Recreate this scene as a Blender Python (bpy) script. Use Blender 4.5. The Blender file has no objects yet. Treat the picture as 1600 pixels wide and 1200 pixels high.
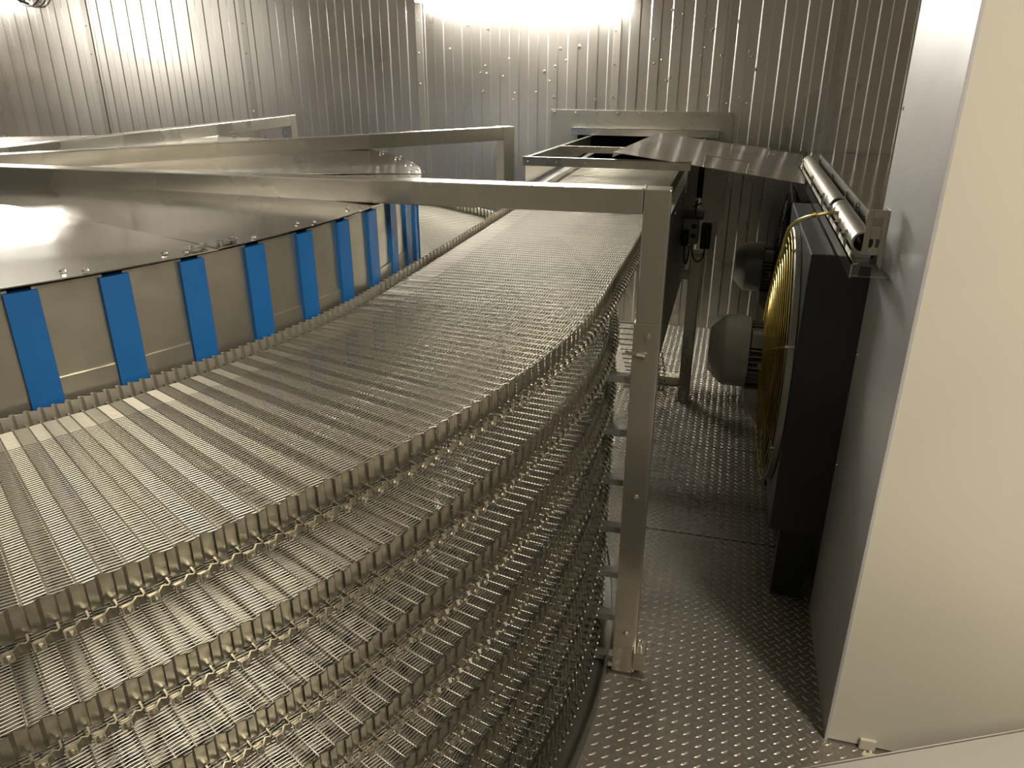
import bpy, math, random
import numpy as np
from mathutils import Vector, Matrix
random.seed(4)
SC = bpy.context.scene
COL = SC.collection
R_ = math.radians
PI = math.pi
# ------------------------------------------------------------------ camera, world, light, exposure
H = 1.65
cam_d = bpy.data.cameras.new('camera'); cam = bpy.data.objects.new('camera', cam_d); COL.objects.link(cam)
cam_d.sensor_width = 36.0; cam_d.lens = 36.0 * 1191.4 / 1600.0
cam_d.clip_start = 0.02; cam_d.clip_end = 60
cam.location = (0, 0, H)
cam.rotation_euler = (PI / 2 - 0.397, 0, 0.273)
SC.camera = cam
w = bpy.data.worlds.new('world'); SC.world = w; w.use_nodes = True
w.node_tree.nodes['Background'].inputs[0].default_value = (0.5, 0.48, 0.44, 1)
w.node_tree.nodes['Background'].inputs[1].default_value = 0.02
SC.view_settings.view_transform = 'Standard'; SC.view_settings.look = 'None'
SC.view_settings.gamma = 1.0; SC.view_settings.use_curve_mapping = False
SC.view_settings.exposure = 1.12

def area(name, loc, rot, sx, sy, power, color, spread=PI):
    d = bpy.data.lights.new(name, 'AREA'); d.shape = 'RECTANGLE'; d.size = sx; d.size_y = sy
    d.energy = power; d.color = color; d.spread = spread
    o = bpy.data.objects.new(name, d); COL.objects.link(o); o.location = loc; o.rotation_euler = rot
    return o
WARM = (1.0, 0.91, 0.78)
COOL = (1.0, 0.97, 0.90)
def aim(p, q): return (Vector(q) - Vector(p)).to_track_quat('-Z', 'Y').to_euler()
area('ceiling_lamp_near_right', (1.50, -0.02, 2.80), (0, 0, R_(33)), 0.30, 1.2, 43, WARM)
area('fill_light_near_left', (-3.0, -1.6, 2.80), (0, 0, 0), 1.3, 0.30, 24, WARM)  # unseen fill light, added to brighten the drum front and near-left belt
area('fill_light_left', (-7.4, 1.0, 2.15), aim((-7.4, 1.0, 2.15), (-2.0, 1.8, 1.0)), 1.6, 0.5, 17, COOL)  # added fill light with no real lamp there, lifts the left side

# ------------------------------------------------------------------ materials
def mat(name, color, metal=0.0, rough=0.5, bump=0.0, bscale=30.0, bstretch=(1, 1, 1), var=0.0, vscale=6.0,
        rvar=0.0, emit=None, estr=0.0, vcol=None, spec=0.5):
    m = bpy.data.materials.new(name); m.use_nodes = True
    nt = m.node_tree; N = nt.nodes; L = nt.links; b = N['Principled BSDF']
    b.inputs['Base Color'].default_value = (*color, 1); b.inputs['Metallic'].default_value = metal
    b.inputs['Roughness'].default_value = rough; b.inputs['Specular IOR Level'].default_value = spec
    tc = N.new('ShaderNodeTexCoord')
    mp = N.new('ShaderNodeMapping'); L.new(tc.outputs['Object'], mp.inputs[0]); mp.inputs['Scale'].default_value = bstretch
    if var or rvar:
        n = N.new('ShaderNodeTexNoise'); n.inputs['Scale'].default_value = vscale; n.inputs['Detail'].default_value = 3
        n.inputs['Roughness'].default_value = 0.5
        L.new(mp.outputs[0], n.inputs['Vector'])
    if var:
        mx = N.new('ShaderNodeMix'); mx.data_type = 'RGBA'
        c2 = vcol if vcol else tuple(c * (1 - var) for c in color)
        mx.inputs[6].default_value = (*color, 1); mx.inputs[7].default_value = (*c2, 1)
        rp = N.new('ShaderNodeMapRange'); rp.inputs[1].default_value = 0.3; rp.inputs[2].default_value = 0.75
        L.new(n.outputs[0], rp.inputs[0]); L.new(rp.outputs[0], mx.inputs[0]); L.new(mx.outputs[2], b.inputs['Base Color'])
    if rvar:
        rr = N.new('ShaderNodeMapRange'); rr.inputs[1].default_value = 0.3; rr.inputs[2].default_value = 0.7
        rr.inputs[3].default_value = max(0.02, rough - rvar); rr.inputs[4].default_value = rough + rvar
        L.new(n.outputs[0], rr.inputs[0]); L.new(rr.outputs[0], b.inputs['Roughness'])
    if bump:
        n2 = N.new('ShaderNodeTexNoise'); n2.inputs['Scale'].default_value = bscale; n2.inputs['Detail'].default_value = 2
        L.new(mp.outputs[0], n2.inputs['Vector'])
        bp = N.new('ShaderNodeBump'); bp.inputs['Strength'].default_value = 1.0; bp.inputs['Distance'].default_value = bump
        L.new(n2.outputs[0], bp.inputs['Height']); L.new(bp.outputs[0], b.inputs['Normal'])
    if emit:
        b.inputs['Emission Color'].default_value = (*emit, 1); b.inputs['Emission Strength'].default_value = estr
    return m
M = {}
M['wall'] = mat('wall_steel', (0.62, 0.585, 0.53), 1.0, 0.30, bump=0.0010, bscale=1.1, rvar=0.05, vscale=1.5)
M['wallstrip'] = mat('wall_strip_steel', (0.50, 0.47, 0.42), 0.9, 0.32)
M['wire'] = mat('belt_wire', (0.47, 0.445, 0.37), 0.95, 0.40)
M['link'] = mat('belt_link', (0.48, 0.455, 0.37), 0.95, 0.34, var=0.3, vscale=60)
M['panel'] = mat('drum_panel', (0.60, 0.575, 0.49), 0.9, 0.36, bump=0.004, bscale=9, var=0.25, vscale=7, rvar=0.08)
M['cover'] = mat('drum_cover', (0.60, 0.585, 0.555), 1.0, 0.14, bump=0.012, bscale=1.5, rvar=0.03, vscale=2)
M['lid'] = mat('lid_steel', (0.52, 0.50, 0.46), 0.95, 0.20, bump=0.0005, bscale=2.0, rvar=0.05, vscale=3)
M['dark_wall'] = mat('dark_wall', (0.26, 0.25, 0.22), 0.3, 0.5)
M['guard'] = mat('inner_guard_steel', (0.68, 0.645, 0.55), 0.75, 0.42, var=0.2, vscale=50)
M['blue'] = mat('blue_plastic', (0.012, 0.165, 0.50), 0.0, 0.42, var=0.15, vscale=12)
M['frame'] = mat('brushed_tube', (0.50, 0.475, 0.405), 0.92, 0.30, bump=0.0004, bscale=14, var=0.2, vscale=4, rvar=0.08)
M['frame_side'] = mat('side_plate', (0.42, 0.41, 0.38), 0.9, 0.33, var=0.15, vscale=4)
M['bright'] = mat('polished_steel', (0.66, 0.64, 0.6), 1.0, 0.20)
M['tube'] = mat('satin_tube', (0.56, 0.53, 0.48), 0.9, 0.40)
M['dark'] = mat('charcoal_paint', (0.032, 0.034, 0.038), 0.3, 0.45, var=0.3, vscale=3)
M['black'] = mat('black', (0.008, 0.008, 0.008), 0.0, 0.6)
M['motor'] = mat('motor_grey', (0.30, 0.29, 0.26), 0.25, 0.42, var=0.2, vscale=9)
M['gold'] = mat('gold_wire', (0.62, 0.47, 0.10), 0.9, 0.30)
M['hose'] = mat('yellow_hose', (0.55, 0.46, 0.16), 0.3, 0.22)
M['beige'] = mat('beige_panel', (0.62, 0.58, 0.475), 0.0, 0.45, var=0.06, vscale=2.5)
M['column'] = mat('column_face', (0.60, 0.585, 0.58), 0.35, 0.38, var=0.10, vscale=5)
M['floor'] = mat('tread_floor', (0.35, 0.325, 0.275), 0.75, 0.52, var=0.45, vscale=2.2, rvar=0.1)
M['lug'] = mat('tread_lug', (0.42, 0.385, 0.32), 0.8, 0.42)
M['ceiling'] = mat('ceiling_panel', (0.78, 0.76, 0.71), 0.3, 0.5)
M['lamp'] = mat('lamp_diffuser', (0.9, 0.9, 0.9), 0, 0.5, emit=(1.0, 0.97, 0.88), estr=75)
M['grey_plastic'] = mat('grey_plastic', (0.35, 0.34, 0.32), 0.0, 0.5)
M['cable'] = mat('cable', (0.14, 0.13, 0.12), 0.0, 0.5)
M['pan'] = mat('pan_steel', (0.22, 0.21, 0.19), 0.85, 0.4)
M['white_steel'] = mat('step_steel', (0.42, 0.40, 0.37), 0.45, 0.36, bump=0.004, bscale=5)
M['sealant'] = mat('sealant', (0.72, 0.66, 0.5), 0.0, 0.6)

# ------------------------------------------------------------------ mesh helpers
class MB:
    def __init__(s): s.v = []; s.f = []
    def add(s, v, f):
        n = len(s.v); s.v += [tuple(p) for p in v]; s.f += [tuple(i + n for i in q) for q in f]; return s
    def box(s, x0, y0, z0, x1, y1, z1, Mx=None):
        v = [(x, y, z) for z in (z0, z1) for y in (y0, y1) for x in (x0, x1)]
        if Mx is not None: v = [tuple(Mx @ Vector(p)) for p in v]
        return s.add(v, [(0, 2, 3, 1), (4, 5, 7, 6), (0, 1, 5, 4), (2, 6, 7, 3), (0, 4, 6, 2), (1, 3, 7, 5)])
    def prism(s, pts, z0, z1, Mx=None):          # closed polygon (x,y) extruded in z
        n = len(pts); v = [(x, y, z0) for x, y in pts] + [(x, y, z1) for x, y in pts]
        if Mx is not None: v = [tuple(Mx @ Vector(p)) for p in v]
        return s.add(v, [tuple(range(n))[::-1], tuple(range(n, 2 * n))] + [(i, (i + 1) % n, n + (i + 1) % n, n + i) for i in range(n)])
    def tube(s, path, r, n=6, caps=True):
        P = [Vector(p) for p in path]; rings = []
        up = Vector((0, 0, 1)); base = len(s.v)
        for i, p in enumerate(P):
            a = P[max(0, i - 1)]; b = P[min(len(P) - 1, i + 1)]; t = (b - a).normalized()
            if i == 0:
                u = t.cross(up if abs(t.z) < .9 else Vector((1, 0, 0))).normalized()
            else: u = (u - t * u.dot(t)).normalized()
            w_ = t.cross(u); rr = r[i] if isinstance(r, (list, tuple)) else r
            for k in range(n):
                a_ = 2 * PI * k / n; s.v.append(tuple(p + u * (rr * math.cos(a_)) + w_ * (rr * math.sin(a_))))
        for i in range(len(P) - 1):
            for k in range(n):
                a0 = base + i * n + k; a1 = base + i * n + (k + 1) % n
                s.f.append((a0, a1, a1 + n, a0 + n))
        if caps:
            s.f.append(tuple(base + k for k in range(n))[::-1]); s.f.append(tuple(base + (len(P) - 1) * n + k for k in range(n)))
        return s
    def lathe(s, prof, n=32, axis='X', c=(0, 0, 0), closed=False):   # prof: (along, radius)
        base = len(s.v)
        for a, r in prof:
            for k in range(n):
                t = 2 * PI * k / n; q = (a, r * math.cos(t), r * math.sin(t))
                if axis == 'Z': q = (r * math.cos(t), r * math.sin(t), a)
                if axis == 'Y': q = (r * math.sin(t), a, r * math.cos(t))
                s.v.append((q[0] + c[0], q[1] + c[1], q[2] + c[2]))
        for i in range(len(prof) - 1):
            for k in range(n):
                a0 = base + i * n + k; a1 = base + i * n + (k + 1) % n
                s.f.append((a0, a0 + n, a1 + n, a1))
        if prof[0][1] > 1e-5: s.f.append(tuple(base + k for k in range(n)))
        if prof[-1][1] > 1e-5: s.f.append(tuple(base + (len(prof) - 1) * n + k for k in range(n))[::-1])
        return s
    def mesh(s, name):
        m = bpy.data.meshes.new(name); m.from_pydata(s.v, [], s.f); m.update(); return m
    def build(s, name, m, parent=None, smooth=False, bevel=0.0, mat2=None, angle=35):
        me = s.mesh(name); me.materials.append(m)
        return link(name, me, parent, smooth, bevel, angle)
def link(name, me, parent=None, smooth=False, bevel=0.0, angle=35, loc=None, rz=None):
    o = bpy.data.objects.new(name, me); COL.objects.link(o)
    if parent is not None: o.parent = parent
    if smooth:
        me.polygons.foreach_set('use_smooth', [True] * len(me.polygons))
        try: me.set_sharp_from_angle(angle=R_(angle))
        except Exception: pass
    if bevel:
        b = o.modifiers.new('bevel', 'BEVEL'); b.width = bevel; b.segments = 2; b.limit_method = 'ANGLE'
    if loc is not None: o.location = loc
    if rz is not None: o.rotation_euler = (0, 0, rz)
    return o
def thing(name, label, cat, loc=(0, 0, 0), rz=0, group=None):
    o = bpy.data.objects.new(name, None); COL.objects.link(o); o.location = loc; o.rotation_euler = (0, 0, rz)
    o.empty_display_size = 0.05
    return tag(o, label, cat, group)
def tag(o, label, cat, group=None):
    o['label'] = label; o['category'] = cat
    if group: o['group'] = group
    return o
def struct(o, label=None, cat=None):
    o['kind'] = 'structure'
    if label: o['label'] = label
    if cat: o['category'] = cat
    return o

# ------------------------------------------------------------------ the room
WY = 5.10
floor = struct(MB().box(-7.6, -3.6, -0.05, 2.6, WY + 0.1, 0.0).build('floor', M['floor']), 'worn grey steel tread plate floor of the aisle', 'floor')
lm = MB()
def lug(x, y, a, l=0.0125, wd=0.0038, h=0.0017):
    c, s_ = math.cos(a), math.sin(a)
    P = [(-l, 0, 0.0), (-l * .35, wd, 0.0), (l * .35, wd, 0.0), (l, 0, 0.0), (l * .35, -wd, 0.0), (-l * .35, -wd, 0.0), (-l * .55, 0, h), (l * .55, 0, h)]
    lm.add([(x + p[0] * c - p[1] * s_, y + p[0] * s_ + p[1] * c, p[2]) for p in P],
           [(0, 5, 6), (6, 5, 4, 7), (7, 4, 3), (3, 2, 7), (7, 2, 1, 6), (6, 1, 0)])
st = 0.0165
for iy in range(int(4.6 / st)):
    y = 0.5 + iy * st
    for ix in range(int(1.15 / st)):
        x = -0.62 + ix * st
        if x > 0.41 and y > 1.66: continue
        if (x + 2.411) ** 2 + (y - 1.715) ** 2 < 2.22 ** 2: continue
        if (ix + iy) % 2 == 0: lug(x, y, R_(38) if ix % 2 == 0 else R_(-48))
lo = lm.build('tread_lugs', M['lug'], floor); lo['kind'] = 'stuff'
# recessed joints between the floor plates
j = MB(); j.box(-0.25, 2.545, 0.0002, 0.42, 2.551, 0.0009); j.box(-0.62, 3.30, 0.0002, 0.42, 3.306, 0.0009)
j.build('plate_joint', M['black'], floor)
struct(MB().box(-7.6, -3.6, 2.9, 2.6, WY + 0.1, 3.0).build('ceiling', M['ceiling']))
struct(MB().box(-7.7, -3.6, 0, -7.6, WY + 0.1, 2.9).build('wall_left', M['wall']))
struct(MB().box(-7.6, -3.7, 0, 2.6, -3.6, 2.9).build('wall_front', M['dark_wall']))
struct(MB().box(2.6, -3.6, 0, 2.7, WY + 0.1, 2.9).build('wall_far_right', M['wall']))

# back wall: ribbed panels between riveted joint strips, with a hole for the belt
wb = bpy.data.objects.new('wall_back', None); COL.objects.link(wb); struct(wb, 'back wall of ribbed stainless steel panels', 'wall')
def ribbed(x0, x1, z0, z1, name='wall_panel'):
    per = 0.1265; d = 0.004; ch = 0.007
    ph = (x0 - (-2.075)) % per
    xs = []; x = x0 - ph
    while x < x1 + per:
        xs += [(x, 0), (x + per / 2 - ch, 0), (x + per / 2, d), (x + per - ch, d)]; x += per
    pts = [(max(x0, min(x1, a)), b) for a, b in xs]
    out = []
    for p in pts:
        if not out or abs(out[-1][0] - p[0]) > 1e-6: out.append(p)
    m = MB(); n = len(out)
    m.add([(a, WY + b, z0) for a, b in out] + [(a, WY + b, z1) for a, b in out], [(i, i + 1, n + i + 1, n + i) for i in range(n - 1)])
    return m.build(name, M['wall'], wb)
seams = [-7.28, -5.98, -4.68, -3.37, -2.075, -0.78, 0.495, 1.79, 2.62]
HX0, HX1, HZ0, HZ1 = -1.06, -0.10, 0.86, 1.30
ribbed(-7.6, seams[0] - .002, 0, 2.9)
for a, b in zip(seams[:-1], seams[1:]):
    if b < HX0 or a > HX1: ribbed(a + .002, b - .002, 0, 2.9)
    elif a < HX0: ribbed(a + .002, HX0, 0, 2.9); ribbed(HX0, b - .002, HZ1, 2.9); ribbed(HX0, b - .002, 0, HZ0)
    else: ribbed(a + .002, HX1, HZ1, 2.9); ribbed(a + .002, HX1, 0, HZ0); ribbed(HX1, b - .002, 0, 2.9)
for sx in seams[:-1]:
    m = MB(); z0 = 1.36 if abs(sx + .78) < .01 else 0
    m.box(sx - 0.004, WY - 0.003, z0, sx + 0.042, WY + 0.001, 2.9)
    s_ = m.build('joint_strip', M['wallstrip'], wb, bevel=0.001)
    m = MB()
    for z in np.arange(max(z0, .1) + .1, 2.85, 0.19):
        m.lathe([(-0.004, 0.0001), (-0.003, .004), (0, .006)], 8, 'Y', (sx + 0.012, WY - 0.003, float(z)))
    m.build('rivet_row', M['bright'], s_, True)
for i in range(1):                                            # dents knocked into the sheet
    m = MB()
    for k in range(46):
        x = random.choice([random.uniform(-1.85, -0.85), random.uniform(-0.55, 0.1)]); z = random.uniform(1.42, 1.95)
        r = random.uniform(.005, .012)
        m.lathe([(-0.0035, 0.0001), (-0.002, r * .5), (0.0, r)], 8, 'Y', (x, WY + .0005, z))
    m.build('dent_marks', M['wall'], wb, True)['kind'] = 'stuff'
base_b = MB().box(-0.05, WY - 0.02, 0.0, 0.42, WY, 0.09).build('baseboard_back', M['wallstrip']); struct(base_b)

# tunnel behind the opening, coloured black to stand for the unlit room beyond
t_ = MB(); y1 = 6.4
t_.add([(HX0, WY + .004, HZ0), (HX1, WY + .004, HZ0), (HX1, WY + .004, HZ1), (HX0, WY + .004, HZ1), (HX0, y1, HZ0), (HX1, y1, HZ0), (HX1, y1, HZ1), (HX0, y1, HZ1)],
       [(0, 1, 5, 4), (1, 2, 6, 5), (2, 3, 7, 6), (3, 0, 4, 7), (4, 5, 6, 7)])
t_.build('opening_tunnel', M['black'], wb)

op = thing('opening_frame', 'riveted sheet steel surround of the belt opening in the back wall', 'frame', (-0.59, WY, 1.1))
def at_op(m_): return m_
def P(mb, name, m, parent, **k):                      # build at world coordinates under a moved parent
    o = mb.build(name, m, parent, **k); o.matrix_parent_inverse = Matrix.Identity(4)
    pm = Matrix.LocRotScale(parent.location, parent.rotation_euler.to_quaternion(), None)
    if parent.parent is not None:
        pp = parent.parent; pm = Matrix.LocRotScale(pp.location, pp.rotation_euler.to_quaternion(), None) @ pm
    o.data.transform(pm.inverted()); return o
fy = WY - 0.012
P(MB().box(-1.165, fy, 1.262, -0.02, fy + .008, 1.382), 'top_plate', M['frame'], op, bevel=.001)
P(MB().box(-1.165, fy, 0.80, -0.985, fy + .008, 1.262), 'side_plate', M['frame'], op, bevel=.001)
P(MB().box(-0.165, fy, 0.80, -0.02, fy + .008, 1.262), 'side_plate', M['frame'], op, bevel=.001)
P(MB().box(-1.165, fy, 0.72, -0.02, fy + .008, 0.80), 'bottom_plate', M['frame'], op, bevel=.001)
P(MB().box(-1.02, fy - .03, 1.232, -0.10, fy - .026, 1.275).box(-1.02, fy - .03, 1.271, -0.10, fy, 1.275), 'inner_flap', M['bright'], op, bevel=.001)
for k in range(9):
    P(MB().lathe([(-0.005, 0.0001), (-0.004, .006), (0, .008)], 8, 'Y', (-1.14 + k * 0.1375, fy, 1.365)), 'rivet', M['bright'], op, smooth=True)
for k in range(4):
    P(MB().lathe([(-0.005, 0.0001), (-0.004, .005), (0, .007)], 8, 'Y', (-0.97 + k * 0.28, fy - .03, 1.255)), 'rivet', M['bright'], op, smooth=True)

# right: insulated wall block whose front is the beige panel
wr = struct(MB().box(0.393, 1.673, 0.0, 0.60, 2.215, 2.9).build('wall_right', M['column'], bevel=0.002), 'grey sheet metal end face of the thick beige wall', 'wall')
m = MB().box(0.3935, 1.668, 0.006, 2.6, 1.6725, 2.9)
bp_ = m.build('beige_panel', M['beige'], wr, bevel=.001)
MB().box(0.392, 1.666, 0.0, 0.400, 1.69, 2.9).build('corner_trim', M['column'], wr, bevel=.001)
# little cover plate with a blob of sealant at its foot
m = MB(); m.box(0.475, 1.658, 0.0, 0.515, 1.668, 0.034); m.build('floor_clip', M['beige'], wr, bevel=.003)
m = MB()
for k in range(9):
    x = .485 + random.uniform(0, .03); y = 1.652 + random.uniform(-.012, .004); r = random.uniform(.003, .007)
    m.lathe([(0, r), (r * .6, r * .7), (r * .8, .0001)], 8, 'Z', (x, y, 0.001))
m.build('sealant_blob', M['sealant'], wr, True)
for z, y in ((1.95, 2.19), (1.55, 2.19), (.9, 2.19), (.55, 2.19)):
    MB().lathe([(-0.004, .0001), (-.003, .004), (0, .005)], 8, 'X', (.393, y, z)).build('screw', M['bright'], wr, True)
# scratch line in the beige sheet: a shallow bright scored groove
MB().box(-.07, -.0007, -.001, .07, .0004, .001, Matrix.Translation((0.80, 1.668, 0.93)) @ Matrix.Rotation(R_(48), 4, 'Y')).build('scored_mark', M['bright'], wr)

# ------------------------------------------------------------------ spiral belt
CX, CY = -2.411, 1.715
RI, RO, ZT, PITCH = 1.585, 2.150, 1.121, 0.148
NL = 480; DA = 2 * PI / NL
RIN, ROUT = 1.600, 2.143
radii = []
r = RIN + .002
while r < ROUT:
    radii.append(r); r += 0.0045 if r < 1.665 else 0.0067
def row_mesh(name, slant, straight=False, rmin=0.0, lower=True):
    m = MB()
    R0 = RO
    def pt(r, u, z):            # u 0..1 backwards along the belt
        if straight: return (r - R0, -u * 0.0283, z)
        a = -u * DA; return (r * math.cos(a) - R0, r * math.sin(a), z)
    def strand(ra, rb, z, hw, h):
        v = []
        for u, rr in ((-.08, ra), (1.08, rb)):
            v += [pt(rr - hw, u, z - h), pt(rr + hw, u, z - h), pt(rr + hw * .45, u, z), pt(rr - hw * .45, u, z)]
        m.add(v, [(0, 4, 7, 3), (3, 7, 6, 2), (2, 6, 5, 1)])
    for r in radii:
        if r < rmin: continue
        strand(r - slant, r + slant, 0, .00092, .0012)
        if lower: strand(r + slant, r - slant, -.0075, .00150 if rmin < 1 else .00070, .0010)
    # cross rod and the loops bunched on it
    a0 = pt(max(RIN - .012, rmin), 0, -.0022); a1 = pt(ROUT + .004, 0, -.0022)
    m.tube([a0, a1], .0022, 6)
    me = m.mesh(name); me.materials.append(M['wire']); me.polygons.foreach_set('use_smooth', [True] * len(me.polygons)); return me
ROWS = [row_mesh('mesh_row_a', .0014), row_mesh('mesh_row_b', -.0014)]
ROWS_L = [row_mesh('mesh_row_c', .0014, rmin=1.74), row_mesh('mesh_row_d', -.0014, rmin=1.74)]
ROWS_S = [row_mesh('mesh_row_e', .0014, True), row_mesh('mesh_row_f', -.0014, True)]
def outer_link():
    m = MB(); T = .0015
    def sheet(path, z0, z1s):   # path [(r,t)], thin vertical sheet with its own thickness; z1s per point
        n = len(path); v = []
        for off in (0, T):
            for (a, b), z1 in zip(path, z1s): v += [(a + off, b, z0), (a + off, b, z1)]
        f = []
        for i in range(n - 1):
            f += [(2 * i, 2 * i + 1, 2 * i + 3, 2 * i + 2), (2 * n + 2 * i, 2 * n + 2 * i + 2, 2 * n + 2 * i + 3, 2 * n + 2 * i + 1),
                  (2 * i + 1, 2 * n + 2 * i + 1, 2 * n + 2 * i + 3, 2 * i + 3)]
        f += [(0, 2 * n, 2 * n + 1, 1), (2 * n - 2, 2 * n - 1, 4 * n - 1, 4 * n - 2)]
        m.add(v, f)
    sheet([(-.001, .0035), (-.001, -.012), (.0035, -.0165), (.0035, -.0262)], -.004, [.030, .034, .034, .031])
    # strap bent round in a hook, lying outside the guard plate
    path = [(.0030, -.0030), (.0150, -.0030), (.0185, -.0055), (.0150, -.0115), (.0235, -.0185), (.0245, -.0300)]
    n = len(path); w_ = .0012; v = []
    for i, (a, b) in enumerate(path):
        p0 = path[max(0, i - 1)]; p1 = path[min(n - 1, i + 1)]; dx, dy = p1[0] - p0[0], p1[1] - p0[1]; L_ = math.hypot(dx, dy)
        nx, ny = -dy / L_ * w_, dx / L_ * w_
        v += [(a - nx, b - ny, -.012), (a + nx, b + ny, -.012), (a + nx, b + ny, -.001), (a - nx, b - ny, -.001)]
    f = []
    for i in range(n - 1):
        for k in range(4):
            f.append((4 * i + k, 4 * i + (k + 1) % 4, 4 * i + 4 + (k + 1) % 4, 4 * i + 4 + k))
    f += [(0, 3, 2, 1), (4 * n - 4, 4 * n - 3, 4 * n - 2, 4 * n - 1)]
    m.add(v, f)
    m.box(.013, -.0290, -.0105, .0155, -.0170, -.0065)          # inner leaf of the strap
    m.lathe([(.0235, .0048), (.0275, .0040), (.0290, .0001)], 7, 'X', (0, -.0235, -.0075))   # rod head
    me = m.mesh('edge_link'); me.materials.append(M['link'])
    return me
def inner_plate():
    m = MB(); T = .0014; path = [(.000, .0010), (.000, -.0115), (-.0065, -.0150), (-.0065, -.0190), (-.001, -.0198)]
    n = len(path); v = []; z0, z1 = -.012, [.0165, .0185, .0185, .0175, .0165]
    for off in (0, -T):
        for i, (a, b) in enumerate(path): v += [(a + off, b + (.0015 if i in (1,) else 0), z0), (a + off, b, z1[i])]
    f = []
    for i in range(n - 1):
        f += [(2 * i, 2 * i + 2, 2 * i + 3, 2 * i + 1), (2 * n + 2 * i, 2 * n + 2 * i + 1, 2 * n + 2 * i + 3, 2 * n + 2 * i + 2), (2 * i + 1, 2 * i + 3, 2 * n + 2 * i + 3, 2 * n + 2 * i + 1)]
    m.add(v, f)
    me = m.mesh('inner_guard'); me.materials.append(M['guard']); return me
OL, IP = outer_link(), inner_plate()
def verts_of(me):
    v = np.empty(len(me.vertices) * 3, np.float32); me.vertices.foreach_get('co', v)
    return v.reshape(-1, 3), [tuple(p.vertices) for p in me.polygons]
places = []                      # (x, y, z, rotz, a, straight, index, tier)
ns = 97
for k in range(ns):
    places.append((CX, CY + (k + 1) * .0283, ZT, 0, True, k, 0))
AMIN, AMAX = -100, 30
for tier in range(8):
    k0 = 0 if tier == 0 else -int(AMAX / .75)
    for k in range(k0, int(-AMIN / .75)):
        a = -k * DA
        places.append((CX, CY, ZT - PITCH * tier + PITCH * a / (2 * PI), a, False, k, tier))
for k in range(int(AMAX / .75) + 1, int(118 / .75)):
    a = k * DA
    places.append((CX, CY, ZT - PITCH + PITCH * a / (2 * PI), a, False, -k, 1))
def wpos(p, R): 
    x, y, z, a, s, k, t = p
    return Vector((x + R, y, z)) if s else Vector((x + R * math.cos(a), y + R * math.sin(a), z))
cp = Vector((0, 0, H)); hd = Vector((math.sin(-.273), math.cos(-.273), 0))
def dist(p, R):
    q = wpos(p, R) - cp; f = q.dot(hd); lat = q.x * math.cos(.273) + q.y * math.sin(.273)
    pen = 0 if (f > 0.2 and -0.85 * f < lat) else 50
    return q.length + pen + (0.25 * p[6])
belt = thing('spiral_conveyor_belt', 'stainless wire mesh belt wound in tiers round the drum', 'conveyor belt', (CX, CY, 0))
def spread(meshes, straight_meshes, low_meshes, R, name, limit=300, inner=False):
    ps = [p for p in places if not (inner and p[6] > 0 and not (p[6] == 1 and p[3] > .4))]
    ps.sort(key=lambda p: dist(p, R))
    near, rest = ps[:limit], ps[limit:]
    for p in near:
        me = (straight_meshes if p[4] else (low_meshes if p[6] > 1 else meshes))[p[5] % 2]
        o = bpy.data.objects.new(name, me); COL.objects.link(o); o.parent = belt
        q = wpos(p, R); o.location = (q.x - CX, q.y - CY, q.z); o.rotation_euler = (0, 0, 0 if p[4] else p[3])
    V = []; F = []; n = 0; cache = {}
    for p in rest:
        me = (straight_meshes if p[4] else (low_meshes if p[6] > 1 else meshes))[p[5] % 2]
        if me.name not in cache: cache[me.name] = verts_of(me)
        v, f = cache[me.name]; a = 0 if p[4] else p[3]; q = wpos(p, R)
        c, s_ = math.cos(a), math.sin(a)
        vv = np.empty_like(v); vv[:, 0] = v[:, 0] * c - v[:, 1] * s_ + q.x - CX; vv[:, 1] = v[:, 0] * s_ + v[:, 1] * c + q.y - CY; vv[:, 2] = v[:, 2] + q.z
        V.append((vv, me.name, n)); n += len(v)
    if not V: return
    # fast build with numpy
    loops = []; starts = []; tot = []; ls = 0
    flat = {}
    for kname, (v, f) in cache.items():
        fl = np.array([i for q in f for i in q], np.int32); ln = np.array([len(q) for q in f], np.int32)
        flat[kname] = (fl, ln)
    for vv, kname, n0 in V:
        fl, ln = flat[kname]; loops.append(fl + n0); tot.append(ln)
    allv = np.concatenate([v[0] for v in V]); loops = np.concatenate(loops); tot = np.concatenate(tot)
    starts = np.concatenate([[0], np.cumsum(tot)[:-1]]).astype(np.int32)
    me = bpy.data.meshes.new(name + 's_further_down')
    me.vertices.add(len(allv)); me.vertices.foreach_set('co', allv.ravel().astype(np.float32))
    me.loops.add(len(loops)); me.loops.foreach_set('vertex_index', loops)
    me.polygons.add(len(tot)); me.polygons.foreach_set('loop_start', starts); me.polygons.foreach_set('loop_total', tot)
    me.polygons.foreach_set('use_smooth', [name == 'mesh_row'] * len(tot)); me.update(calc_edges=True); me.materials.append(meshes[0].materials[0])
    o = bpy.data.objects.new(name + 's', me); COL.objects.link(o); o.parent = belt; o['kind'] = 'stuff'
spread(ROWS, ROWS_S, ROWS_L, RO, 'mesh_row')
spread([OL, OL], [OL, OL], [OL, OL], RO, 'edge_link')
spread([IP, IP], [IP, IP], [IP, IP], RI, 'inner_guard', inner=True)

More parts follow.
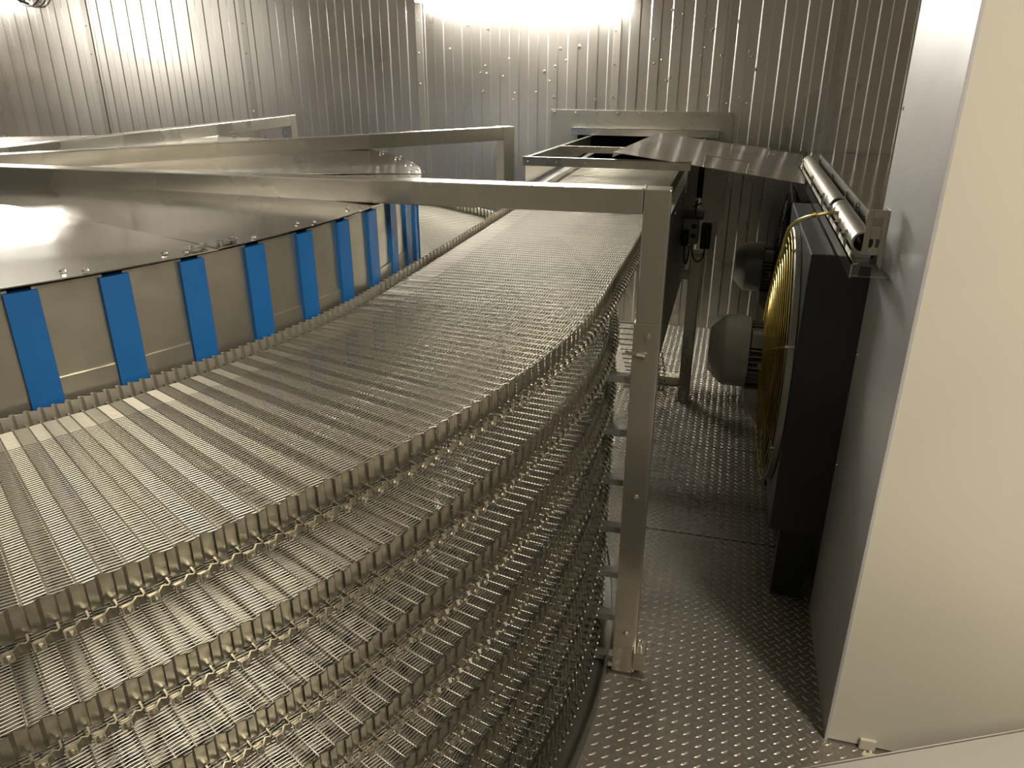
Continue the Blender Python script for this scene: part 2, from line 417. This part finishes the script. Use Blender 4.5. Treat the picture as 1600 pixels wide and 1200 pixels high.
# ------------------------------------------------------------------ drum
drum = thing('spiral_drum', 'big round steel drum with vertical blue strips and a mirror-like sheet cover', 'drum', (CX, CY, 0))
RD = 1.560; NS = 69; S0 = R_(-30.7)
def arc_mesh(r0, r1, a0, a1, z0, z1, n=4):
    m = MB(); pts = [(r1 * math.cos(a0 + (a1 - a0) * i / n), r1 * math.sin(a0 + (a1 - a0) * i / n)) for i in range(n + 1)]
    pts += [(r0 * math.cos(a0 + (a1 - a0) * i / n), r0 * math.sin(a0 + (a1 - a0) * i / n)) for i in range(n, -1, -1)]
    return m.prism(pts, z0, z1)
sp = 2 * PI / NS
hw = R_(.90)
pm_ = arc_mesh(RD - .003, RD, hw * .7, sp - hw * .7, .05, 1.322, 4).mesh('wall_sheet'); pm_.materials.append(M['panel'])
sm_ = arc_mesh(RD - .012, RD + .009, -hw, hw, .05, 1.318, 3).mesh('blue_strip'); sm_.materials.append(M['blue'])
lp_ = arc_mesh(RD, RD + .0035, hw * 1.02, sp - hw * 1.02, .05, 1.163, 4).mesh('lower_sheet'); lp_.materials.append(M['panel'])
for i in range(NS):
    a = S0 + i * sp
    link('wall_sheet', pm_, drum, rz=a); link('blue_strip', sm_, drum, rz=a)
    if i % 3 != 2: link('lower_sheet', lp_, drum, rz=a)
# cover: eight warped sheets meeting in overlapped joints
NSEC = 9
RC = 1.583
for k in range(NSEC):
    a0 = R_(-18.5) + k * 2 * PI / NSEC; a1 = a0 + 2 * PI / NSEC
    nr, na = 14, 18; m = MB(); top = []
    for i in range(nr + 1):
        r = 0.12 + (RC - 0.12) * i / nr
        for jn in range(na + 1):
            u = jn / na; a = a0 + (a1 - a0) * u
            z = 1.3335 + 0.010 * math.sin(PI * u) * math.sin(PI * min(1, i / nr * 1.0)) + .008 * math.sin(PI * u * 2 + k * 1.7) * (1 - i / nr) * (i / nr) * 2
            z += .0015 * (1 - u)
            if i == nr: z -= .002
            top.append((r * math.cos(a), r * math.sin(a), z))
    n1 = na + 1; f = []
    for i in range(nr):
        for jn in range(na):
            q = i * n1 + jn; f.append((q, q + n1, q + n1 + 1, q + 1))
    N_ = len(top); bot = [(x, y, z - .002) for x, y, z in top]
    f2 = [tuple(i + N_ for i in q[::-1]) for q in f]
    edge = [nr * n1 + jn for jn in range(na + 1)]
    f3 = [(edge[i], edge[i] + N_, edge[i + 1] + N_, edge[i + 1]) for i in range(na)]
    side = [i * n1 for i in range(nr + 1)]; f3 += [(side[i], side[i] + N_, side[i + 1] + N_, side[i + 1]) for i in range(nr)]
    m.add(top + bot, f + f2 + f3)
    cs = m.build('cover_sheet', M['cover'], drum, True, angle=50)
    for u in (.06, .22, .40, .58, .76, .92):
        for rr, du in ((RC - .035, 0), (RC - .012, .05)):
            a = a0 + (a1 - a0) * (u + du * .5)
            MB().lathe([(.0, .0055), (.003, .005), (.005, .0001)], 6, 'Z', (rr * math.cos(a), rr * math.sin(a), 1.3345 + .010 * math.sin(PI * u) * math.sin(PI * .98))).build('screw', M['bright'], cs, True)
for a_, l_ in ((R_(-19.6), .040), (R_(-17.2), .040)):
    Mx = Matrix.Rotation(a_, 4, 'Z') @ Matrix.Translation((RC - .022, 0, 1.3335))
    m = MB(); m.box(-.008, -l_ / 2, .003, .008, l_ / 2, .006, Mx).box(-.006, -l_ / 2 + .002, 0, .006, -l_ / 2 + .01, .010, Mx).box(-.006, l_ / 2 - .01, 0, .006, l_ / 2 - .002, .010, Mx)
    m.build('latch', M['frame_side'], drum, bevel=.001)
MB().lathe([(1.29, .16), (1.36, .16), (1.37, .12), (1.37, .0001)], 32, 'Z').build('hub', M['frame'], drum, True)

# drip pan below
pan = MB(); pan.lathe([(0.0, 2.209), (0.045, 2.209), (0.045, 2.204), (0.012, 2.203), (0.012, .3), (0.001, .3), (0.001, 2.209)], 180, 'Z')
po = pan.build('drip_pan', M['pan'], None, True); po.location = (CX, CY, 0.0)
tag(po, 'dark round steel drip pan on the floor under the lowest belt tier', 'pan')

# ------------------------------------------------------------------ three post-and-beam arms
def arm(a, label, cover=False, end=0.0):
    RP = 2.257
    t = thing('support_arm', label, 'support frame', (CX + RP * math.cos(a), CY + RP * math.sin(a), 0), a, 'post and beam arms over the drum')
    h = .030
    m = MB().box(-h, -h, 0.004, h, h, 1.392); m.build('post', M['frame'], t, bevel=.0025)
    m = MB().box(-2.09 + end, -h, 1.335, -h - .001, h, 1.391); m.build('beam', M['frame'], t, bevel=.0025)
    m = MB()                                                   # weld bead in the corner
    for k in range(12):
        u = -h + k * 2 * h / 11
        m.lathe([(0, .0045), (.002, .0035), (.003, .0001)], 6, 'Z', (-h + random.uniform(-.003, .002), u, 1.3905))
    m.build('weld', M['bright'], t, True)
    MB().box(-.045, -.045, 0, .045, .045, .006).build('foot_plate', M['frame'], t, bevel=.001)
    for k in range(8):
        z = ZT - PITCH * k + (PITCH * a / 2 / PI - (PITCH if a > .3 else 0)) - .030
        if z < .03 or (a < .3 and k == 0): continue
        MB().box(-.40, -.014, z - .030, -h, .014, z - .012).build('tier_bracket', M['frame_side'], t)
    if cover:
        c = MB(); c.prism([(-.034, -.0345), (.024, -.0345), (.024, -.0315), (-.031, -.0315), (-.031, .0), (-.034, .0)], .012, 1.078)
        co = c.build('angle_cover', M['frame'], t, bevel=.001)
        for z in (1.045, .60, .15):
            MB().lathe([(-.0405, .0001), (-.040, .004), (-.0395, .0045), (-.039, .0085), (-.0345, .009)], 14, 'Y', (0.000, 0, z)).build('bolt', M['frame'], co, True)
        m = MB().tube([(-.05, -.028, 1.000), (.0, -.040, .998)], .0055, 10)
        m.tube([(-.02, -.036, .999), (.0, -.041, .998)], .0075, 6); m.build('stud', M['bright'], t)
        # adjusting foot clamped to the post
        f = MB(); f.box(.026, -.052, .040, .060, .010, .100).box(.026, -.05, .004, .058, .01, .012).build('foot_block', M['frame'], t, bevel=.002)
        f = MB(); f.lathe([(.100, .009), (.110, .009), (.110, .006), (.122, .006), (.123, .0001)], 10, 'Z', (.042, -.022, 0)); f.build('foot_bolt', M['bright'], t, True)
        MB().box(-.033, -.037, .098, .026, -.0345, .1005, Matrix.Rotation(R_(0), 4, 'Y')).build('clamp_edge', M['frame'], t)
        MB().box(-.047, -.030, .02, -.030, -.010, .034).build('guide_block', M['bright'], t)
    return t
arm(0.033, 'nearest steel post and beam, the post standing beside the floor aisle', True)
arm(0.899, 'middle steel post and beam, its post left of the outgoing belt')
arm(1.566, 'farthest steel post and beam, pale and short before the back wall')

# ------------------------------------------------------------------ outgoing conveyor frame
oc = thing('outfeed_frame', 'steel side plates and legs carrying the straight belt to the wall opening', 'conveyor frame', (-0.53, 3.6, 0))
P(MB().box(-.206, 2.42, .585, -.200, 5.07, 1.138).box(-.232, 2.42, 1.134, -.200, 5.07, 1.139), 'side_plate', M['frame_side'], oc, bevel=.001)
P(MB().box(-.876, 3.20, .70, -.870, 5.07, 1.138).box(-.870, 2.9, 1.134, -.842, 5.07, 1.139), 'side_plate', M['frame_side'], oc, bevel=.001)
P(MB().box(-.155, 3.80, .004, -.095, 3.86, .80), 'leg', M['frame'], oc, bevel=.003)
P(MB().box(-.96, 4.0, .0, -.90, 4.06, .80), 'leg', M['frame'], oc, bevel=.003)
P(MB().box(-.165, 3.79, 0, -.085, 3.87, .006), 'foot_plate', M['frame'], oc)
P(MB().box(-.200, 3.81, .66, -.155, 3.85, .70), 'leg_bracket', M['frame_side'], oc)
P(MB().box(-.87, 3.0, 1.02, -.206, 3.04, 1.06).box(-.87, 3.9, 1.02, -.206, 3.94, 1.06), 'cross_bar', M['frame_side'], oc)
P(MB().lathe([(-.86, .045), (-.21, .045)], 20, 'X', (0, 4.47, 1.068)), 'end_roller', M['frame'], oc, smooth=True)
for y in np.arange(2.55, 5.0, .28):
    P(MB().lathe([(0, .006), (.003, .005), (.004, .0001)], 8, 'X', (-.200, float(y), 1.105)), 'rivet', M['bright'], oc, smooth=True)
for y, z in ((2.62, 1.0), (2.62, .88), (2.62, .74), (3.2, .62), (2.5, .63)):
    P(MB().lathe([(0, .006), (.003, .005), (.004, .0001)], 8, 'X', (-.200, y, z)), 'rivet', M['bright'], oc, smooth=True)

# slack return belt hanging under the frame: rods with loops
rb = thing('return_belt', 'dark slack belt edge hanging down under the outfeed side plate', 'belt', (-.27, 3.5, 0))
pts = []
for k in range(22):
    u = k / 21; pts.append((-.262 + .03 * math.sin(u * 3), 3.22 + .52 * u + .12 * math.sin(u * PI), .60 - .52 * math.sin(min(1, u * 1.05) * PI / 2)))
for k in range(21):
    a, b = Vector(pts[k]), Vector(pts[k + 1]); mid = (a + b) / 2
    m = MB(); m.tube([a + Vector((.012, 0, 0)), mid + Vector((.016, 0, .003)), b + Vector((.006, 0, 0))], .003, 5)
    m.tube([a + Vector((-.012, 0, 0)), mid + Vector((-.016, 0, .003)), b + Vector((-.006, 0, 0))], .003, 5)
    m.tube([a + Vector((-.18, 0, 0)), a + Vector((.02, 0, 0))], .0028, 5)
    P(m, 'chain_link', M['link'], rb)

# open hood frame at the exit
hf = thing('exit_hood_frame', 'open rectangular steel frame with cross bars standing over the belt at the wall opening', 'frame', (-.53, 4.2, 1.14))
def slopez(y): return 1.268 - (y - 3.42) * .024
m = MB()
for x0, x1, nm in ((-.905, -.885, 'side_panel'), (-.19, -.17, 'side_panel')):
    m = MB(); m.prism([(3.42, 1.139), (5.08, 1.139), (5.08, slopez(5.08)), (3.42, slopez(3.42))], x0 + .008, x0 + .010, Matrix(((0, 0, 1, 0), (1, 0, 0, 0), (0, 1, 0, 0), (0, 0, 0, 1))))
    P(m, nm, M['frame_side'], hf)
    m = MB(); m.prism([(3.42, slopez(3.42) - .004), (5.08, slopez(5.08) - .004), (5.08, slopez(5.08)), (3.42, slopez(3.42))], x0, x1, Matrix(((0, 0, 1, 0), (1, 0, 0, 0), (0, 1, 0, 0), (0, 0, 0, 1))))
    P(m, 'top_rail', M['bright'], hf)
P(MB().box(-.905, 3.41, 1.232, -.17, 3.414, 1.270).box(-.905, 3.41, 1.266, -.17, 3.435, 1.270), 'cross_bar', M['frame'], hf, bevel=.0008)
P(MB().box(-.885, 4.10, 1.222, -.17, 4.104, 1.254).box(-.885, 4.10, 1.250, -.17, 4.125, 1.254), 'cross_bar', M['frame'], hf, bevel=.0008)
for k in range(6):
    P(MB().lathe([(-.004, .0001), (-.003, .004), (0, .005)], 8, 'Y', (-.88 + k * .13, 3.41, 1.250)), 'rivet', M['bright'], hf, smooth=True)

# loose lid sheet lying across hood and tray
ld = thing('cover_lid', 'loose flat steel lid with two wire handles lying tilted across the hood frame', 'lid', (-.08, 3.93, 1.25))
A = Vector((-.500, 3.405, 1.302)); B = Vector((.293, 3.385, 1.203)); C = Vector((.350, 4.44, 1.213)); D = Vector((-.410, 4.46, 1.302))
def lp(u, v): return (A * (1 - u) + B * u) * (1 - v) + (D * (1 - u) + C * u) * v
nrm = (B - A).cross(D - A).normalized()
m = MB(); nu, nv = 12, 6; top = []
for j_ in range(nv + 1):
    for i in range(nu + 1):
        u, v = i / nu, j_ / nv
        q = lp(u, v) + nrm * (.004 * math.sin(PI * u) * math.sin(PI * v) - .010 * max(0, u - .6) ** 1.5)
        top.append(tuple(q))
n1 = nu + 1; f = [(j_ * n1 + i, j_ * n1 + i + 1, (j_ + 1) * n1 + i + 1, (j_ + 1) * n1 + i) for j_ in range(nv) for i in range(nu)]
N_ = len(top); bot = [tuple(Vector(p) - nrm * .002) for p in top]
per = [i for i in range(n1)] + [j_ * n1 + nu for j_ in range(1, nv + 1)] + [nv * n1 + i for i in range(nu - 1, -1, -1)] + [j_ * n1 for j_ in range(nv - 1, 0, -1)]
f3 = [(per[i], per[i] + N_, per[(i + 1) % len(per)] + N_, per[(i + 1) % len(per)]) for i in range(len(per))]
m.add(top + bot, f + [tuple(i + N_ for i in q[::-1]) for q in f] + f3)
P(m, 'sheet', M['lid'], ld, smooth=True)
m = MB(); e = (B - A).normalized()
m.add([tuple(A), tuple(D), tuple(D + Vector((-.004, 0, -.022))), tuple(A + Vector((-.004, 0, -.022))), tuple(A + e * .002), tuple(D + e * .002), tuple(D + Vector((-.002, 0, -.022))), tuple(A + Vector((-.002, 0, -.022)))],
      [(0, 1, 2, 3), (4, 7, 6, 5), (3, 2, 6, 7), (0, 3, 7, 4), (1, 5, 6, 2)])
P(m, 'folded_lip', M['bright'], ld)
m = MB(); f_ = Vector((0, 0, -.016))
m.add([tuple(B), tuple(C), tuple(C + f_), tuple(B + f_), tuple(B - e * .002), tuple(C - e * .002), tuple(C + f_ - e * .002), tuple(B + f_ - e * .002)], [(0, 3, 2, 1), (4, 5, 6, 7), (3, 7, 6, 2), (0, 4, 7, 3), (1, 2, 6, 5)])
P(m, 'folded_lip', M['bright'], ld)
for u0, u1, v in ((.47, .70, .09), (.54, .78, .80)):
    a, b = lp(u0, v), lp(u1, v); up = nrm * (.036 if v < .5 else .022)
    P(MB().tube([a - e * .03, a, a + up, b + up, b, b + e * .03], .0030, 6), 'wire_handle', M['bright'], ld)

# ------------------------------------------------------------------ coil housing and fans
ch = thing('coil_housing', 'tall steel cooler housing with a mirror-like flat top behind the fans', 'cooler', (.9, 3.6, 0))
P(MB().box(.425, 2.225, 0.0, 2.45, 5.08, 1.155), 'casing', M['dark'], ch, bevel=.003)
P(MB().box(.424, 2.222, 1.156, 2.46, 5.085, 1.162), 'top_sheet', M['cover'], ch, bevel=.001)
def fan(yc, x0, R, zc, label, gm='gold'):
    t = thing('axial_fan', label, 'fan', (x0, yc, 0), 0, 'axial fans on the cooler')
    w0, w1 = -R - .0, R + .0
    # square shroud with a round mouth
    m = MB().box(.012, -R, zc - R, .198 - (x0 - .22), R, zc + R * 1.03); m.build('shroud', M['dark'], t, bevel=.004)
    MB().box(.05, -R + .04, 0, .15, -R + .09, zc - R).build('shroud_leg', M['dark'], t); MB().box(.05, R - .09, 0, .15, R - .04, zc - R).build('shroud_leg', M['dark'], t)
    m = MB(); m.lathe([(.010, R), (-.006, R), (-.010, R - .004), (-.010, R - .012), (-.004, R - .020), (.010, R - .020)], 72, 'X', (0, 0, zc))
    m.build('mouth_ring', M['motor'], t, True)
    MB().lathe([(.011, R - .02), (.012, .0001)], 48, 'X', (0, 0, zc)).build('dark_throat', M['black'], t)  # flat black disc painted as the shade inside the mouth
    g = thing_part = bpy.data.objects.new('wire_guard', None); COL.objects.link(g); g.parent = t
    def bulge(r): return -.012 - .050 * (1 - (r / R) ** 2)
    k = 0; r = R - .012
    while r > .10:
        n = 56; pts = [(bulge(r), r * math.cos(2 * PI * i / n), zc + r * math.sin(2 * PI * i / n)) for i in range(n + 1)]
        MB().tube(pts, .0017, 5, caps=False).build('guard_ring', M[gm], g, True); r -= .021
    for i in range(8):
        a = 2 * PI * (i + .5) / 8
        pts = [(bulge(rr) + .003, rr * math.cos(a), zc + rr * math.sin(a)) for rr in np.linspace(.09, R - .005, 9)]
        MB().tube(pts, .0025, 5).build('guard_spoke', M[gm], g, True)
        MB().lathe([(-.018, .0001), (-.017, .004), (.03, .004), (.031, .0001)], 8, 'X', (0, (R - .004) * math.cos(a), zc + (R - .004) * math.sin(a))).build('guard_bolt', M['bright'], t, True)
    # blades behind the guard
    for i in range(5):
        a = 2 * PI * i / 5; Mx = Matrix.Translation((.004, 0, zc)) @ Matrix.Rotation(a, 4, 'X')
        m = MB(); m.prism([(-.05, .05), (.03, .06), (.05, R - .05), (-.07, R - .06)], -.0015, .0015, Mx @ Matrix(((0, 0, 1, 0), (1, 0, 0, 0), (0, 1, 0, 0), (0, 0, 0, 1))))
        m.build('blade', M['black'], t)
    mo = bpy.data.objects.new('motor', None); COL.objects.link(mo); mo.parent = t
    MB().lathe([(-.236, .0001), (-.236, .070), (-.230, .080), (-.198, .112), (-.186, .122), (-.180, .125), (-.102, .125), (-.102, .118)], 48, 'X', (0, 0, zc)).build('cowl', M['motor'], mo, True, angle=40)
    MB().lathe([(-.102, .092), (-.015, .092)], 32, 'X', (0, 0, zc)).build('motor_body', M['dark'], mo, True)
    for i in range(34):
        a = 2 * PI * i / 34
        Mx = Matrix.Translation((0, 0, zc)) @ Matrix.Rotation(a, 4, 'X')
        if i in (25, 26): continue
        MB().box(-.100, .090, -.0022, -.018, .112, .0022, Mx).build('cooling_fin', M['motor'], mo)
    MB().box(-.098, -.112, zc + .052, -.015, -.06, zc + .100).build('terminal_box', M['motor'], mo, bevel=.003)
    MB().lathe([(-.118, .0001), (-.118, .014), (-.10, .016)], 16, 'Y', (-.056, 0, zc - .01)).build('lifting_eye', M['motor'], mo, True)
    m = MB(); m.box(-.104, -.085, zc - .160, -.018, .085, zc - .108); m.box(-.108, -.06, zc - .14, -.098, -.02, zc - .118)
    m.build('foot', M['motor'], mo, bevel=.004)
    m = MB(); m.prism([(-.108, zc - .16), (-.010, zc - .16), (-.010, zc - .262), (-.035, zc - .262)], -.07, .07, Matrix(((1, 0, 0, 0), (0, 0, 1, 0), (0, 1, 0, 0), (0, 0, 0, 1))))
    m.build('mount_bracket', M['motor'], t, bevel=.002)
    return t
fan(2.66, .222, .440, .715, 'nearer fan with gold wire guard and grey motor facing the aisle')
fan(4.05, .300, .385, .690, 'farther fan in the dark beyond the nearer fan', 'black')  # guard coloured black here to stand in for the shade around it

# ------------------------------------------------------------------ tray, tubes, hose
tr = thing('cable_tray', 'long steel channel tray fixed beside the grey wall end, above the fans', 'tray', (.34, 3.0, 1.17))
P(MB().box(.300, 1.96, 1.176, .385, 3.92, 1.179), 'base', M['frame_side'], tr)
P(MB().box(.298, 1.945, 1.176, .301, 3.92, 1.212).box(.298, 1.945, 1.209, .312, 3.92, 1.212), 'front_flange', M['bright'], tr)
P(MB().box(.385, 2.22, 1.176, .388, 3.92, 1.268), 'back_flange', M['frame_side'], tr)
# punched end bracket with two openings: built as bars round the holes
bx0, bx1, by = .316, .362, 1.950
b_ = MB(); b_.box(bx0, by, 1.232, bx0 + .013, by + .003, 1.338); b_.box(bx1 - .010, by, 1.232, bx1, by + .003, 1.338)
for z0, z1 in ((1.232, 1.250), (1.270, 1.299), (1.320, 1.338)): b_.box(bx0 + .013, by, z0, bx1 - .01, by + .003, z1)
b_.box(bx1, by, 1.20, bx1 + .003, by + .05, 1.338)
P(b_, 'end_bracket', M['frame'], tr, bevel=.001)
P(MB().box(bx1, by + .18, 1.20, .393, by + .21, 1.205).box(.362, 2.17, 1.19, .393, 2.20, 1.30), 'wall_flange', M['frame'], tr, bevel=.001)
P(MB().box(.318, 1.948, 1.180, .345, 1.950, 1.205), 'end_stop', M['dark'], tr)
def saddle(y):
    P(MB().box(.302, y - .006, 1.179, .309, y + .006, 1.250).box(.302, y - .006, 1.179, .380, y + .006, 1.200).box(.373, y - .006, 1.179, .380, y + .006, 1.26), 'saddle', M['bright'], tr, bevel=.001)
    P(MB().tube([(.292, y, 1.243), (.3105, y, 1.243)], .0035, 6).tube([(.3725, y, 1.25), (.384, y, 1.25)], .0035, 6), 'wing_screw', M['bright'], tr)
for y in (2.16, 2.32, 2.56, 2.80, 3.25, 3.8): saddle(y)
def pipe(y0, y1, label, z=1.2375, x=.341):
    o = MB(); r0, r1 = .0275, .0235
    o.lathe([(y0, r1), (y0, r0 + .001), (y0 + .004, r0 + .0015), (y0 + .045, r0 + .0015), (y0 + .046, r0), (y1 - .046, r0), (y1 - .045, r0 + .0015), (y1, r0 + .0015), (y1, r1)], 36, 'Y')
    o.f = [q for q in o.f if len(q) == 4]
    n = 36; last = 8 * n
    for k in range(n): o.f.append((last + k, last + (k + 1) % n, (k + 1) % n, k))
    ob = o.build('steel_tube', M['tube'], None, True, angle=30); ob.location = (x, 0, z)
    tag(ob, label, 'tube', 'open steel tubes in the tray')
    return ob
pipe(2.10, 2.60, 'shorter open steel tube in the tray, nearest its bracket', 1.2315 + .0)
pipe(2.66, 3.90, 'longer steel tube in the tray, reaching back towards the lid', 1.2315)
hs = MB(); hp = [(.318, 2.46, 1.243), (.290, 2.46, 1.243), (.262, 2.48, 1.232), (.235, 2.52, 1.215), (.212, 2.56, 1.195), (.196, 2.60, 1.165), (.190, 2.62, 1.12), (.190, 2.64, 1.06), (.192, 2.66, .98)]
hs.tube(hp, .0060, 8)
h_ = hs.build('hose', M['hose'], None, True); tag(h_, 'bent yellowish hose running from the tray down to the nearer fan', 'hose')
MB().tube([(.262, 2.48, 1.232), (.254, 2.49, 1.228)], .0078, 8).build('hose_clip', M['gold'], h_)

# ------------------------------------------------------------------ switch box with cable loops
sb = thing('switch_box', 'dark switch box with two drooping cable loops on the outfeed side plate', 'switch', (-.15, 3.75, .88))
P(MB().box(-.199, 3.70, .86, -.125, 3.82, .985), 'box', M['motor'], sb, bevel=.004)
P(MB().box(-.199, 3.67, .985, -.105, 3.84, .995).box(-.15, 3.72, .995, -.14, 3.74, 1.06).tube([(-.16, 3.73, 1.03), (-.12, 3.73, 1.05)], .004, 6), 'bracket', M['dark'], sb)
P(MB().box(-.112, 3.74, .83, -.065, 3.80, .95), 'plug_housing', M['black'], sb, bevel=.008)
P(MB().box(-.215 + .02, 3.64, .86, -.165, 3.70, .93), 'plug_housing', M['black'], sb, bevel=.008)
for zz in (.90, .945):
    P(MB().lathe([(-.004, .0001), (-.003, .012), (0, .013)], 14, 'Y', (-.145, 3.70, zz)), 'button', M['dark'], sb, smooth=True)
def loop(x0, x1, y, z0, z1, dz):
    pts = []
    for k in range(13):
        u = k / 12; pts.append((x0 + (x1 - x0) * (.5 - .5 * math.cos(PI * u)), y, z0 + (z1 - z0) * u - dz * math.sin(PI * u)))
    return MB().tube(pts, .004, 6)
P(loop(-.150, -.088, 3.74, .86, .83, .075), 'cable_loop', M['black'], sb, smooth=True)
P(loop(-.180, -.155, 3.66, .86, .86, .085), 'cable_loop', M['black'], sb, smooth=True)

# pale timber and sheet scrap on the floor beyond the leg
tb = MB().box(-.42, 4.02, .0, -.16, 4.09, .045).build('timber_offcut', M['sealant'], None, bevel=.002); tag(tb, 'short pale offcut lying on the floor behind the outfeed leg', 'offcut')

# ------------------------------------------------------------------ lamps on the back wall
def lamp(x0, x1, z, label):
    t = thing('wall_lamp', label, 'lamp', ((x0 + x1) / 2, WY - .10, z), 0, 'tube lamps high on the back wall')
    P(MB().box(x0 + .02, WY - .16, z + .055, x1 - .02, WY - .06, z + .10).box(x0 + .3, WY - .07, z + .06, x0 + .36, WY, z + .09).box(x1 - .36, WY - .07, z + .06, x1 - .3, WY, z + .09), 'housing', M['grey_plastic'], t, bevel=.004)
    m = MB(); pr = []
    for k in range(9):
        a = PI + PI * k / 8; pr.append((WY - .11 + .055 * math.cos(a), z + .057 + .050 * math.sin(a)))
    m.prism(pr, x0, x1, Matrix(((0, 0, 1, 0), (1, 0, 0, 0), (0, 1, 0, 0), (0, 0, 0, 1))))
    P(m, 'diffuser', M['lamp'], t, smooth=True)
    for x in (x0, x1):
        P(MB().box(x - .012, WY - .168, z + .004, x + .012, WY - .05, z + .10), 'end_cap', M['grey_plastic'], t, bevel=.006)
    for k in range(3):
        P(MB().box(x0 + .2 + k * .42, WY - .170, z + .040, x0 + .225 + k * .42, WY - .155, z + .075), 'clip', M['bright'], t)
    return t
lamp(-2.02, -0.71, 2.002, 'glowing tube lamp at the top middle of the back wall')
lamp(-6.60, -5.23, 2.085, 'glowing tube lamp at the far left of the back wall')
cc = MB()
cb = thing('cable_coil', 'loops of grey cable hanging from the far left wall lamp', 'cable', (-5.12, WY - .03, 2.16))
for k, (cx_, cz_, r_) in enumerate(((-5.13, 2.145, .10), (-5.06, 2.150, .11), (-5.19, 2.16, .075))):
    pts = [(cx_ + r_ * 1.1 * math.cos(2 * PI * i / 24), WY - .015 - .010 * k, cz_ + r_ * math.sin(2 * PI * i / 24)) for i in range(25)]
    P(MB().tube(pts, .006, 6, caps=False), 'cable_turn', M['cable'], cb, smooth=True)
P(MB().tube([(-5.22, WY - .10, 2.12), (-5.17, WY - .05, 2.08), (-5.12, WY - .02, 2.06)], .009, 6), 'cable_lead', M['cable'], cb, smooth=True)

# ------------------------------------------------------------------ folded plate in the near right corner
stp = thing('step_plate', 'pale folded steel plate lying across the near right corner of the floor', 'step', (.62, 1.45, 0))
e0 = Vector((.255, 1.18, .40)); e1 = Vector((.692, 1.398, .40)); d_ = (e1 - e0).normalized(); n_ = Vector((d_.y, -d_.x, 0))
E0 = e0 - d_ * .6; E1 = e1 + d_ * 0.5
m = MB(); q = [E0, E1, E1 + n_ * .5, E0 + n_ * .5]
m.add([tuple(p) for p in q] + [tuple(p - Vector((0, 0, .003))) for p in q], [(0, 3, 2, 1)[::-1], (4, 5, 6, 7)[::-1], (0, 1, 5, 4), (1, 2, 6, 5), (2, 3, 7, 6), (3, 0, 4, 7)])
P(m, 'tread', M['white_steel'], stp)
m = MB(); m.add([tuple(E0), tuple(E1), (E1.x, E1.y, 0), (E0.x, E0.y, 0), tuple(E0 + n_ * .003), tuple(E1 + n_ * .003), (E1.x + n_.x * .003, E1.y + n_.y * .003, 0), (E0.x + n_.x * .003, E0.y + n_.y * .003, 0)],
      [(0, 1, 2, 3), (7, 6, 5, 4), (0, 4, 5, 1), (1, 5, 6, 2), (0, 3, 7, 4)])
P(m, 'riser', M['white_steel'], stp)
P(MB().tube([tuple(E0), tuple(E1)], .0025, 6), 'fold_highlight', M['bright'], stp)  # bright bead added as the highlight along the fold
